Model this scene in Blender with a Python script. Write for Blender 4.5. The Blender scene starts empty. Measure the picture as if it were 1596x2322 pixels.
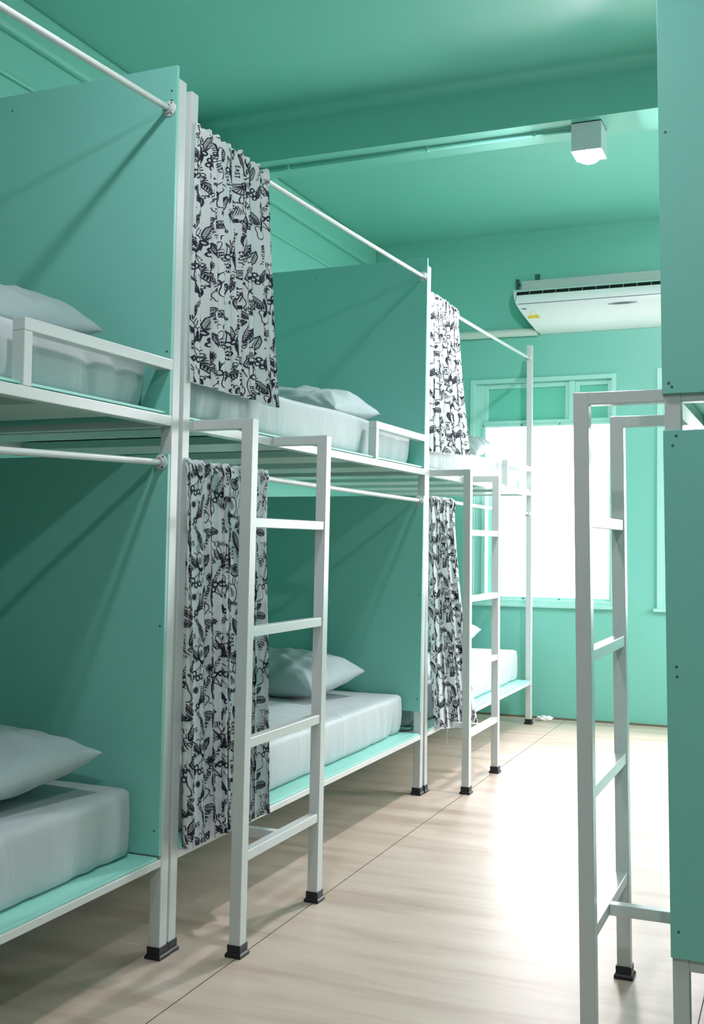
import bpy, bmesh, math, random
import numpy as np
from mathutils import Vector, Matrix, noise

random.seed(7)
scene = bpy.context.scene
COL = scene.collection
PI = math.pi

# ------------------------------------------------------------------ helpers
def srgb(r, g, b):
    f = lambda c: (c/255/12.92) if c/255 <= 0.04045 else ((c/255+0.055)/1.055)**2.4
    return (f(r), f(g), f(b), 1.0)

def tag(o, label=None, cat=None, group=None, kind=None):
    if label: o['label'] = label
    if cat: o['category'] = cat
    if group: o['group'] = group
    if kind: o['kind'] = kind
    return o

def empty(name, loc=(0, 0, 0)):
    o = bpy.data.objects.new(name, None)
    o.location = loc
    o.empty_display_size = 0.1
    COL.objects.link(o)
    return o

def world_loc(o):
    p = Vector(o.location)
    while o.parent:
        o = o.parent
        p += Vector(o.location)
    return p

class MB:
    """collects geometry given in world coordinates; build() links it as one mesh object"""
    def __init__(s):
        s.v = []; s.f = []; s.m = []
    def add(s, verts, faces, mi=0):
        n = len(s.v)
        s.v += [tuple(map(float, p)) for p in verts]
        s.f += [tuple(i+n for i in f) for f in faces]
        s.m += [mi]*len(faces)
        return s
    def box(s, a, b, T=None, mi=0):
        x0, y0, z0 = a; x1, y1, z1 = b
        x0, x1 = min(x0, x1), max(x0, x1); y0, y1 = min(y0, y1), max(y0, y1); z0, z1 = min(z0, z1), max(z0, z1)
        P = [(x0, y0, z0), (x1, y0, z0), (x1, y1, z0), (x0, y1, z0), (x0, y0, z1), (x1, y0, z1), (x1, y1, z1), (x0, y1, z1)]
        if T: P = [T(*p) for p in P]
        F = [(0, 3, 2, 1), (4, 5, 6, 7), (0, 1, 5, 4), (1, 2, 6, 5), (2, 3, 7, 6), (3, 0, 4, 7)]
        return s.add(P, F, mi)
    def frustum(s, cx, cy, z0, z1, r0, r1, T=None, mi=0):
        P = []
        for z, r in ((z0, r0), (z1, r1)):
            P += [(cx-r, cy-r, z), (cx+r, cy-r, z), (cx+r, cy+r, z), (cx-r, cy+r, z)]
        if T: P = [T(*p) for p in P]
        F = [(0, 3, 2, 1), (4, 5, 6, 7), (0, 1, 5, 4), (1, 2, 6, 5), (2, 3, 7, 6), (3, 0, 4, 7)]
        return s.add(P, F, mi)
    def tube(s, pts, r, n=12, mi=0, cap=True):
        pts = [Vector(p) for p in pts]; k = len(pts)
        rings = []
        up = Vector((0, 0, 1))
        for i, p in enumerate(pts):
            d = (pts[min(i+1, k-1)]-pts[max(i-1, 0)]).normalized()
            u = d.cross(up)
            if u.length < 1e-3: u = d.cross(Vector((1, 0, 0)))
            u.normalize(); w = d.cross(u).normalized()
            rr = r[i] if isinstance(r, (list, tuple)) else r
            rings.append([p+u*(rr*math.cos(2*PI*j/n))+w*(rr*math.sin(2*PI*j/n)) for j in range(n)])
        V = [q for R in rings for q in R]
        F = []
        for i in range(k-1):
            for j in range(n):
                a = i*n+j; b = i*n+(j+1) % n
                F.append((a, b, b+n, a+n))
        if cap:
            F.append(tuple(range(n-1, -1, -1))); F.append(tuple((k-1)*n+j for j in range(n)))
        return s.add(V, F, mi)
    def build(s, name, mats, parent=None, smooth=False, bevel=0.0, seg=2, auto=None):
        me = bpy.data.meshes.new(name)
        o = bpy.data.objects.new(name, me)
        COL.objects.link(o)
        off = Vector((0, 0, 0))
        if parent is not None:
            o.parent = parent
            off = world_loc(parent)
            if parent.type == 'MESH':
                pass
        # origin of each mesh at the centre-bottom of its own bounds
        A = np.array(s.v)
        mn = A.min(0); mx = A.max(0)
        org = Vector(((mn[0]+mx[0])/2, (mn[1]+mx[1])/2, mn[2]))
        o.location = org-off
        me.from_pydata([tuple(p) for p in (A-np.array(org))], [], s.f)
        if not isinstance(mats, (list, tuple)): mats = [mats]
        for m in mats: me.materials.append(m)
        if len(mats) > 1: me.polygons.foreach_set('material_index', s.m)
        bm = bmesh.new(); bm.from_mesh(me)
        bmesh.ops.recalc_face_normals(bm, faces=bm.faces)
        bm.to_mesh(me); bm.free()
        if smooth: me.polygons.foreach_set('use_smooth', [True]*len(me.polygons))
        if bevel:
            b = o.modifiers.new('bevel', 'BEVEL'); b.width = bevel; b.segments = seg; b.limit_method = 'ANGLE'; b.angle_limit = math.radians(40)
        me.update()
        return o

# ------------------------------------------------------------------ materials
def mat(name, base, rough=0.5, spec=0.5, bump=None, var=None, metallic=0.0, sheen=0.0, coat=0.0):
    """bump=(scale, strength, distance); var=(scale, amount) slight colour wear"""
    m = bpy.data.materials.new(name); m.use_nodes = True
    nt = m.node_tree; N = nt.nodes; Lk = nt.links
    p = N['Principled BSDF']
    p.inputs['Base Color'].default_value = base
    p.inputs['Roughness'].default_value = rough
    p.inputs['Specular IOR Level'].default_value = spec
    p.inputs['Metallic'].default_value = metallic
    if sheen: p.inputs['Sheen Weight'].default_value = sheen
    if coat: p.inputs['Coat Weight'].default_value = coat; p.inputs['Coat Roughness'].default_value = 0.15
    tc = N.new('ShaderNodeTexCoord')
    if var:
        n = N.new('ShaderNodeTexNoise'); n.inputs['Scale'].default_value = var[0]; n.inputs['Detail'].default_value = 4
        Lk.new(tc.outputs['Object'], n.inputs['Vector'])
        mx = N.new('ShaderNodeMix'); mx.data_type = 'RGBA'
        c = base
        mx.inputs[6].default_value = (c[0]*(1-var[1]), c[1]*(1-var[1]), c[2]*(1-var[1]), 1)
        mx.inputs[7].default_value = (min(1, c[0]*(1+var[1])), min(1, c[1]*(1+var[1])), min(1, c[2]*(1+var[1])), 1)
        Lk.new(n.outputs['Fac'], mx.inputs[0]); Lk.new(mx.outputs[2], p.inputs['Base Color'])
    if bump:
        n = N.new('ShaderNodeTexNoise'); n.inputs['Scale'].default_value = bump[0]; n.inputs['Detail'].default_value = 5
        Lk.new(tc.outputs['Object'], n.inputs['Vector'])
        b = N.new('ShaderNodeBump'); b.inputs['Strength'].default_value = bump[1]; b.inputs['Distance'].default_value = bump[2]
        Lk.new(n.outputs['Fac'], b.inputs['Height']); Lk.new(b.outputs['Normal'], p.inputs['Normal'])
    return m

MINT = (0.19, 0.53, 0.44, 1)
M = {}
M['wall'] = mat('mint wall paint', MINT, 0.42, 0.4, bump=(60, 0.08, 0.002), var=(1.2, 0.03))
M['ceil'] = mat('mint ceiling paint', MINT, 0.44, 0.8, bump=(12, 0.05, 0.004), var=(0.9, 0.03))
M['panel'] = mat('mint board paint', (0.21, 0.535, 0.465, 1), 0.38, 0.45, bump=(180, 0.06, 0.001), var=(2.5, 0.03))
M['deck'] = mat('mint deck paint', (0.30, 0.66, 0.58, 1), 0.4, 0.4, bump=(90, 0.06, 0.001), var=(3, 0.04))
M['frame'] = mat('mint window paint', (0.36, 0.68, 0.60, 1), 0.35, 0.5, var=(4, 0.04))
M['white'] = mat('white enamel on steel', (0.58, 0.60, 0.595, 1), 0.27, 0.5, bump=(140, 0.05, 0.0006), var=(7, 0.025))
M['slat'] = mat('off-white enamel slat', (0.55, 0.60, 0.56, 1), 0.35, 0.5, bump=(140, 0.05, 0.0006))
M['fill_cut'] = mat('dark fill absorber', (0.07, 0.05, 0.035, 1), 0.6, 0.3, bump=(6, 0.2, 0.01))  # invented dark finish, cuts fill light from the unseen front wall
M['rubber'] = mat('black rubber', (0.012, 0.014, 0.016, 1), 0.45, 0.4)
M['dark'] = mat('dark hole', (0.01, 0.012, 0.012, 1), 0.6, 0.2)
M['screw'] = mat('screw head', (0.05, 0.12, 0.10, 1), 0.5, 0.4, metallic=0.3)
M['plastic'] = mat('white plastic', (0.80, 0.81, 0.81, 1), 0.3, 0.5, var=(2, 0.01))
M['plastic_grey'] = mat('dull plastic', (0.5, 0.55, 0.53, 1), 0.5, 0.3)
M['pipe'] = mat('pipe cover plastic', (0.62, 0.68, 0.62, 1), 0.4, 0.4)
M['lampbox'] = mat('lamp housing enamel', (0.72, 0.73, 0.75, 1), 0.35, 0.4)
M['yellow'] = mat('yellow sticker', (0.85, 0.62, 0.06, 1), 0.4, 0.4)
M['ink'] = mat('grey print', (0.12, 0.13, 0.16, 1), 0.4, 0.3)
M['silver'] = mat('silver badge', (0.45, 0.46, 0.5, 1), 0.3, 0.5, metallic=0.6)
M['tissue'] = mat('tissue paper', (0.85, 0.85, 0.85, 1), 0.8, 0.2)
M['base'] = mat('brown skirting', (0.16, 0.15, 0.10, 1), 0.6, 0.3)

# bed linen: satin-striped cotton, faint wrinkles
def linen(name, base):
    m = mat(name, base, 0.55, 0.35, sheen=0.15)
    nt = m.node_tree; N = nt.nodes; Lk = nt.links; p = N['Principled BSDF']
    tc = N.new('ShaderNodeTexCoord')
    n1 = N.new('ShaderNodeTexNoise'); n1.inputs['Scale'].default_value = 5; n1.inputs['Detail'].default_value = 3; n1.inputs['Distortion'].default_value = 1.2
    n2 = N.new('ShaderNodeTexNoise'); n2.inputs['Scale'].default_value = 700
    mp = N.new('ShaderNodeMapping'); mp.inputs['Scale'].default_value = (1, 1, 0.35)
    Lk.new(tc.outputs['Object'], mp.inputs[0]); Lk.new(mp.outputs[0], n1.inputs['Vector']); Lk.new(tc.outputs['Object'], n2.inputs['Vector'])
    b1 = N.new('ShaderNodeBump'); b1.inputs['Strength'].default_value = 0.45; b1.inputs['Distance'].default_value = 0.02
    b2 = N.new('ShaderNodeBump'); b2.inputs['Strength'].default_value = 0.12; b2.inputs['Distance'].default_value = 0.0006
    Lk.new(n1.outputs['Fac'], b1.inputs['Height']); Lk.new(n2.outputs['Fac'], b2.inputs['Height'])
    Lk.new(b1.outputs['Normal'], b2.inputs['Normal']); Lk.new(b2.outputs['Normal'], p.inputs['Normal'])
    return m
M['sheet'] = linen('pale grey cotton sheet', (0.43, 0.475, 0.49, 1))
M['case'] = linen('pale grey pillowcase', (0.34, 0.41, 0.42, 1))

# curtain cloth + print ink
m = mat('white curtain cotton', (0.76, 0.78, 0.80, 1), 0.75, 0.2, bump=(900, 0.15, 0.0005))
nt = m.node_tree; p = nt.nodes['Principled BSDF']; out = nt.nodes['Material Output']
tr = nt.nodes.new('ShaderNodeBsdfTranslucent'); tr.inputs['Color'].default_value = (0.72, 0.76, 0.78, 1)
mx = nt.nodes.new('ShaderNodeMixShader'); mx.inputs[0].default_value = 0.22
nt.links.new(p.outputs[0], mx.inputs[1]); nt.links.new(tr.outputs[0], mx.inputs[2]); nt.links.new(mx.outputs[0], out.inputs['Surface'])
M['cloth'] = m
M['print'] = mat('black textile ink', (0.018, 0.02, 0.032, 1), 0.7, 0.2)

# floor: wood-look vinyl, grain running across the aisle, with long sheet seams
def floor_mat():
    m = bpy.data.materials.new('wood look vinyl floor'); m.use_nodes = True
    nt = m.node_tree; N = nt.nodes; Lk = nt.links; p = N['Principled BSDF']
    tc = N.new('ShaderNodeTexCoord')
    mp = N.new('ShaderNodeMapping'); mp.inputs['Scale'].default_value = (0.7, 6.0, 1)
    Lk.new(tc.outputs['Object'], mp.inputs[0])
    n1 = N.new('ShaderNodeTexNoise'); n1.inputs['Scale'].default_value = 1.6; n1.inputs['Detail'].default_value = 7; n1.inputs['Roughness'].default_value = 0.6; n1.inputs['Distortion'].default_value = 0.2
    Lk.new(mp.outputs[0], n1.inputs['Vector'])
    mp2 = N.new('ShaderNodeMapping'); mp2.inputs['Scale'].default_value = (3, 90, 1)
    Lk.new(tc.outputs['Object'], mp2.inputs[0])
    n2 = N.new('ShaderNodeTexNoise'); n2.inputs['Scale'].default_value = 2; n2.inputs['Detail'].default_value = 4
    Lk.new(mp2.outputs[0], n2.inputs['Vector'])
    r = N.new('ShaderNodeValToRGB')
    e = r.color_ramp.elements
    e[0].position = 0.25; e[0].color = (0.40, 0.29, 0.225, 1)
    e[1].position = 0.78; e[1].color = (0.68, 0.565, 0.475, 1)
    el = r.color_ramp.elements.new(0.5); el.color = (0.58, 0.465, 0.385, 1)
    ad = N.new('ShaderNodeMath'); ad.operation = 'MULTIPLY_ADD'; ad.inputs[1].default_value = 0.16; 
    Lk.new(n2.outputs['Fac'], ad.inputs[0])
    sb = N.new('ShaderNodeMath'); sb.operation = 'SUBTRACT'; sb.inputs[1].default_value = 0.08
    Lk.new(n1.outputs['Fac'], sb.inputs[0]); Lk.new(sb.outputs[0], ad.inputs[2])
    Lk.new(ad.outputs[0], r.inputs[0])
    Lk.new(r.outputs['Color'], p.inputs['Base Color'])
    p.inputs['Roughness'].default_value = 0.40
    p.inputs['Specular IOR Level'].default_value = 0.6
    b = N.new('ShaderNodeBump'); b.inputs['Strength'].default_value = 0.12; b.inputs['Distance'].default_value = 0.002
    Lk.new(n2.outputs['Fac'], b.inputs['Height']); Lk.new(b.outputs['Normal'], p.inputs['Normal'])
    return m
M['floor'] = floor_mat()
M['seam'] = mat('dark floor seam joint', (0.10, 0.085, 0.065, 1), 0.7, 0.2)  # plain dark colour of the joints between vinyl sheets

def emission(name, col, s):
    m = bpy.data.materials.new(name); m.use_nodes = True
    nt = m.node_tree; nt.nodes.remove(nt.nodes['Principled BSDF'])
    e = nt.nodes.new('ShaderNodeEmission'); e.inputs[0].default_value = col; e.inputs[1].default_value = s
    nt.links.new(e.outputs[0], nt.nodes['Material Output'].inputs['Surface'])
    return m
E_FAR, E_NEAR, E_ENTRY, E_SKY = 1150.0, 480.0, 950.0, 18.5
M['bulb'] = emission('lit lamp bulb', (1.0, 0.935, 1.0, 1), E_FAR)
M['bulb_near'] = emission('lit lamp bulb, nearer', (1.0, 0.935, 1.0, 1), E_NEAR)
M['bulb_entry'] = emission('lit lamp bulb, entrance', (1.0, 0.935, 1.0, 1), E_ENTRY)

# window glass: clear pane, thin
m = bpy.data.materials.new('window glass'); m.use_nodes = True
nt = m.node_tree; nt.nodes.remove(nt.nodes['Principled BSDF'])
t = nt.nodes.new('ShaderNodeBsdfTransparent'); g = nt.nodes.new('ShaderNodeBsdfGlossy'); g.inputs['Roughness'].default_value = 0.05
mx = nt.nodes.new('ShaderNodeMixShader'); mx.inputs[0].default_value = 0.06
nt.links.new(t.outputs[0], mx.inputs[1]); nt.links.new(g.outputs[0], mx.inputs[2]); nt.links.new(mx.outputs[0], nt.nodes['Material Output'].inputs['Surface'])
M['glass'] = m
# painted-over transom glass: a little daylight comes through
m = mat('painted transom glass', (0.17, 0.58, 0.45, 1), 0.2, 0.6, bump=(18, 0.3, 0.003))
nt = m.node_tree; p = nt.nodes['Principled BSDF']; out = nt.nodes['Material Output']
tr = nt.nodes.new('ShaderNodeBsdfTranslucent'); tr.inputs['Color'].default_value = (0.10, 0.42, 0.30, 1)
mx = nt.nodes.new('ShaderNodeMixShader'); mx.inputs[0].default_value = 0.10
nt.links.new(p.outputs[0], mx.inputs[1]); nt.links.new(tr.outputs[0], mx.inputs[2]); nt.links.new(mx.outputs[0], out.inputs['Surface'])
M['transom'] = m

# ------------------------------------------------------------------ room
XL, XR, YB, YF, ZC = -2.97, 1.05, 6.884, -2.4, 3.364
W1 = (-2.203, -1.176, 0.776, 2.340)      # window 1 opening on the back wall: x0 x1 z0 z1
W2 = (-0.905, 0.95, 0.771, 2.362)        # window 2, mostly behind the right bunk
def structure(o): o['kind'] = 'structure'; return o

structure(MB().box((XL-.15, YF-.15, -.1), (XR+.15, YB+.25, 0)).build('floor', M['floor']))
structure(MB().box((XL-.15, YF-.15, ZC), (XR+.15, YB+.25, ZC+.12)).build('ceiling', M['ceil']))
structure(MB().box((XL-.15, YF, 0), (XL, YB, ZC)).build('wall_left', M['wall']))
W_ADDED = (5.25, 6.55, .78, 2.34)              # unseen window added in the right wall for extra daylight: y0 y1 z0 z1
structure(MB().box((XR, YF, 0), (XR+.15, W_ADDED[0], ZC)).box((XR, W_ADDED[1], 0), (XR+.15, YB, ZC)).box((XR, W_ADDED[0], 0), (XR+.15, W_ADDED[1], W_ADDED[2])).box((XR, W_ADDED[0], W_ADDED[3]), (XR+.15, W_ADDED[1], ZC)).build('wall_right', M['wall']))
f3 = MB().box((XR-.01, W_ADDED[0], W_ADDED[2]), (XR+.07, W_ADDED[0]+.05, W_ADDED[3])).box((XR-.01, W_ADDED[1]-.05, W_ADDED[2]), (XR+.07, W_ADDED[1], W_ADDED[3])).box((XR-.01, W_ADDED[0]+.05, W_ADDED[2]), (XR+.07, W_ADDED[1]-.05, W_ADDED[2]+.05)).box((XR-.01, W_ADDED[0]+.05, W_ADDED[3]-.05), (XR+.07, W_ADDED[1]-.05, W_ADDED[3])).build('added_window', M['frame'])
structure(f3)
MB().box((XR+.05, W_ADDED[0]+.04, W_ADDED[2]+.04), (XR+.054, W_ADDED[1]-.04, W_ADDED[3]-.04)).build('pane', M['glass'], f3)
structure(MB().box((XL-.15, YF-.15, 0), (XR+.15, YF, ZC)).build('wall_front', M['fill_cut']))
w = MB()
T = 0.22
w.box((XL-.15, YB, 0), (W1[0], YB+T, ZC)).box((W1[0], YB, 0), (W1[1], YB+T, W1[2])).box((W1[0], YB, W1[3]), (W1[1], YB+T, ZC))
w.box((W1[1], YB, 0), (W2[0], YB+T, ZC)).box((W2[0], YB, 0), (W2[1], YB+T, W2[2])).box((W2[0], YB, W2[3]), (W2[1], YB+T, ZC))
w.box((W2[1], YB, 0), (XR+.15, YB+T, ZC))
structure(w.build('wall_back', M['wall']))
# cornice step along the left wall, and the surface conduit below it
structure(MB().box((XL-.01, YF, 3.195), (XL+.035, YB, ZC)).build('trim_1', M['wall'], bevel=.03, seg=4))
structure(MB().box((XL-.01, YF, 3.018), (XL+.018, YB, 3.040)).build('trim_2', M['wall'], bevel=.006))
# ceiling beams across the room
def beam(name, y0, y1):
    o = MB().box((XL, y0, 3.1245), (XR, y1, ZC+.02)).build(name, M['ceil'], bevel=0.0)
    bm = bmesh.new(); bm.from_mesh(o.data)
    # soft plastered rear edge and soft cove to the ceiling in front
    ed = [e for e in bm.edges if all(v.co.z < .001 for v in e.verts) and all(v.co.y > 0 for v in e.verts)]
    bmesh.ops.bevel(bm, geom=ed, offset=.07, segments=6, affect='EDGES')
    bm.to_mesh(o.data); bm.free()
    for pl in o.data.polygons: pl.use_smooth = False
    structure(o)
    # cove fillet between beam face and ceiling
    c = MB(); V = []; F = []
    R = .05; n = 10
    for k in range(n+1):
        a = PI/2*k/n
        V.append((XL, y0-R+R*math.sin(a), ZC-R+R*math.cos(a)))
    V.append((XL, y0+.02, ZC-R)); V.append((XL, y0+.02, ZC+.02)); V.append((XL, y0-R, ZC+.02))
    k = len(V); V += [(XR, p[1], p[2]) for p in V]
    for i in range(k): F.append((i, (i+1) % k, (i+1) % k+k, i+k))
    F.append(tuple(range(k-1, -1, -1))); F.append(tuple(range(k, 2*k)))
    c.add(V, F)
    return c
c = beam('trim_3', 4.558, 4.86)
o = structure(c.build('trim_4', M['ceil']))
for pl in o.data.polygons: pl.use_smooth = True
o.data.set_sharp_from_angle(angle=math.radians(35))
c = beam('trim_5', 1.50, 1.80)
structure(c.build('trim_6', M['ceil']))
c = beam('trim_11', -.75, -.45)
structure(c.build('trim_12', M['ceil']))
structure(MB().box((XL, YB-.012, 0), (XR, YB, .012)).build('baseboard_back', M['base']))
# seams of the vinyl sheets, thin inlaid strips flush with the floor
for i, xs in enumerate((-1.5054, -0.247)):
    structure(MB().box((xs-.0014, YF, -.002), (xs+.0014, YB, .0006)).build('trim_%d' % (7+i), M['seam']))

# ------------------------------------------------------------------ windows
def window(name, W, mull):
    x0, x1, z0, z1 = W
    zt = 2.035
    f = MB()
    ya, yb = YB-.012, YB+.07
    fw = .055
    f.box((x0, ya, z0), (x0+.035, yb, z1)).box((x1-.03, ya, z0), (x1, yb, z1)).box((x0+.035, ya, z1-.03), (x1-.03, yb, z1)).box((x0+.035, ya, z0), (x1-.03, yb, z0+.03))
    f.box((x0+.035, ya+.03, z0+.03), (x0+.09, yb, z1-.03))
    f.box((x0+.09, ya+.025, zt-.02), (x1-.03, yb, zt+.012))
    f.box((mull-.018, ya+.02, zt), (mull+.018, yb, z1-.03))
    root = f.build(name, M['frame'], bevel=.002)
    structure(root)
    # transom boards: raised border round a painted glass panel
    for a, b in ((x0+.09, mull-.018), (mull+.018, x1-.03)):
        s = MB(); bw = .032
        s.box((a, YB+.025, zt+.012), (a+bw, YB+.055, z1-.03)).box((b-bw, YB+.025, zt+.012), (b, YB+.055, z1-.03))
        s.box((a+bw, YB+.025, z1-.03-bw*1.1), (b-bw, YB+.055, z1-.03))
        s.build('transom_sash', M['frame'], root, bevel=.003)
        MB().box((a+bw-.004, YB+.042, zt+.010), (b-bw+.004, YB+.046, z1-.03-bw)).build('transom_pane', M['transom'], root)
    # lower screen frame, folded leaf and pane
    s = MB()
    xa, xb, za, zb = x0+.085, x1-.028, z0+.028, zt-.016
    t = .028
    s.box((xa, YB+.005, za), (xa+t, YB+.03, zb)).box((xb-t*.6, YB+.005, za), (xb, YB+.03, zb)).box((xa+t, YB+.005, zb-t*.6), (xb-t*.6, YB+.03, zb)).box((xa+t, YB+.005, za), (xb-t*.6, YB+.03, za+t*.7))
    s.build('screen_frame', M['frame'], root, bevel=.002)
    s = MB()
    for k, (zz0, zz1) in enumerate(((za+t, za+.62), (za+.66, zb-t))):
        pass
    s.box((xa+t, YB+.07, za), (xa+t+.075, YB+.095, zb-.45))
    s.build('open_leaf', M['frame'], root, bevel=.003)
    for (sx, sz) in ((xa+.012, zb-.006), ((xa+xb)/2-.17, zb-.006), ((xa+xb)/2+.1, zb-.006), ((xa+xb)/2-.15, za+.008), ((xa+xb)/2+.1, za+.008)):
        MB().tube([(sx, YB+.001, sz), (sx, YB+.006, sz)], .0045, 8).build('screw', M['dark'], root)
    MB().box((xa+.01, YB+.055, za+.005), (xb-.005, YB+.059, zb-.005)).build('pane', M['glass'], root)
    return root
window('window_1', W1, -1.480)
window('window_2', W2, 0.02)
# painted sills
structure(MB().box((W1[0]-.02, YB-.03, W1[2]-.022), (W1[1]+.01, YB+.02, W1[2])).build('trim_9', M['frame'], bevel=.004))
structure(MB().box((W2[0]-.02, YB-.03, W2[2]-.022), (W2[1]+.01, YB+.02, W2[2])).build('trim_10', M['frame'], bevel=.004))

# ------------------------------------------------------------------ bunk beds
P_ = dict(w=.0362, zp=2.5135, zuT=1.536, zuB=1.5067, zlT=.2824, zlB=.2605, zgT=1.6972, zr1=2.435, zr2=1.394, lx=.2036, dl=.4863, gy=.6278, zaT=1.5379, g=.0149)
Wd = 1.02                                  # bunk depth
BK = {
    'A': dict(x=-1.6994, y=2.5201, t=-.0077, sx=.0080, sy=-.0033, L=2.05, s=-1),
    'B': dict(x=-1.6878, y=4.5793, t=-.0064, sx=.0037, sy=.0108, L=2.05, s=-1),
    'C': dict(x=-1.6844, y=6.6542, t=.0, sx=-.0021, sy=-.0024, L=2.0557, s=-1),
    'R': dict(x=-.2736, y=2.3842, t=-.0116, sx=-.0152, sy=-.0062, L=2.05, s=1),
}
def TF(b):
    k = BK[b]
    def T(x, y, z):
        t = k['t']
        return (k['x']+x*math.cos(t)-y*math.sin(t)+k['sx']*z, k['y']+x*math.sin(t)+y*math.cos(t)+k['sy']*z, z)
    return T
# local frame: x = 0 on the aisle face of the posts and grows towards the right of the room,
# y = 0 on the outer face of the far end (A B C) or of the near end (R)

def foot(parent, x, y, T):
    w = P_['w']; h = w/2
    f = MB()
    f.frustum(x, y, 0, .008, h+.0075, h+.0085, T).frustum(x, y, .008, .014, h+.0085, h+.004, T).frustum(x, y, .014, .034, h+.003, h+.0035, T)
    f.build('rubber_foot', M['rubber'], parent, bevel=.0012)

def rod(parent, T, x, z, ya, yb, ends, r=.0092, sag=0.0, z0=None):
    n = 14
    z0 = z if z0 is None else z0
    pts = [T(x, ya+(yb-ya)*i/n, z0+(z-z0)*i/n-sag*math.sin(PI*i/n)) for i in range(n+1)]
    o = MB().tube(pts, r, 14).build('curtain_rod', M['white'], parent, smooth=True)
    o.data.set_sharp_from_angle(angle=math.radians(50))
    for (ye, d) in ends:
        zc_ = z if abs(ye-yb) < abs(ye-ya) else z0
        # d = direction pointing away from the mounting surface
        f = MB(); n = 24
        def ring(rr, yy): return [T(x+rr*math.cos(2*PI*i/n), yy, zc_+rr*math.sin(2*PI*i/n)) for i in range(n)]
        prof = [(.0225, ye), (.0225, ye+d*.003), (.021, ye+d*.0045), (.0145, ye+d*.0055), (.0135, ye+d*.013), (.0108, ye+d*.013), (.0108, ye+d*.006), (.001, ye+d*.006)]
        V = []; F = []
        for rr, yy in prof: V += ring(rr, yy)
        for k in range(len(prof)-1):
            for i in range(n):
                a = k*n+i; b = k*n+(i+1) % n; F.append((a, b, b+n, a+n))
        F.append(tuple(range(n)))
        f.add(V, F)
        fo = f.build('rod_flange', M['white'], parent, smooth=True)
        fo.data.set_sharp_from_angle(angle=math.radians(40))
        for k in range(3):
            h = MB()
            a = math.radians(60+120*k)
            cx, cz = x+.0178*math.cos(a), zc_+.0178*math.sin(a)
            h.tube([T(cx, ye+d*.0035, cz), T(cx, ye+d*.0056, cz)], .0024, 8)
            h.build('screw_hole', M['dark'], fo)
    return o

def panel(parent, name, outline, T, yA, yB, screws, mt='panel'):
    """flat board in the local x-z plane from polygon outline"""
    p = MB(); n = len(outline)
    V = [T(x, yA, z) for x, z in outline]+[T(x, yB, z) for x, z in outline]
    F = [tuple(range(n)), tuple(range(2*n-1, n-1, -1))]+[(i, i+n, (i+1) % n+n, (i+1) % n) for i in range(n)]
    p.add(V, F)
    o = p.build(name, M[mt], parent, bevel=.0012, seg=2)
    for x, z in screws:
        MB().tube([T(x, yA-.0008, z), T(x, yA+.002, z)], .0032, 8).build('screw', M['screw'], o)
    return o

def ladder(root, T, yn, sgn, arms_y=None):
    """sgn = +1: ladder stands out to +x of local 0; yn = y of near leg's outer face"""
    w = P_['w']; lx = P_['lx'] if sgn > 0 else .2113
    dl = P_['dl'] if sgn > 0 else .465
    X = lambda a: sgn*a
    zt = P_['zaT']
    for y0 in (yn, yn+dl):
        l = MB().box((X(lx-w), y0, .02), (X(lx), y0+w, zt), T).build('ladder_leg', M['white'], root, bevel=.002)
        foot(l, X(lx-w/2), y0+w/2, T)
        MB().box((X(0), y0+.0005, zt-.030), (X(lx-w+.001), y0+w-.0005, zt-.0003), T).build('ladder_arm', M['white'], root, bevel=.002)
    for z in (1.250, .932, .612, .290):
        MB().box((X(lx-w+.003), yn+w-.001, z-.029), (X(lx-.003), yn+dl+.001, z), T).build('ladder_rung', M['white'], root, bevel=.002)
    ym = yn+w+(dl-w)*.50
    return ym, lx

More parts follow.
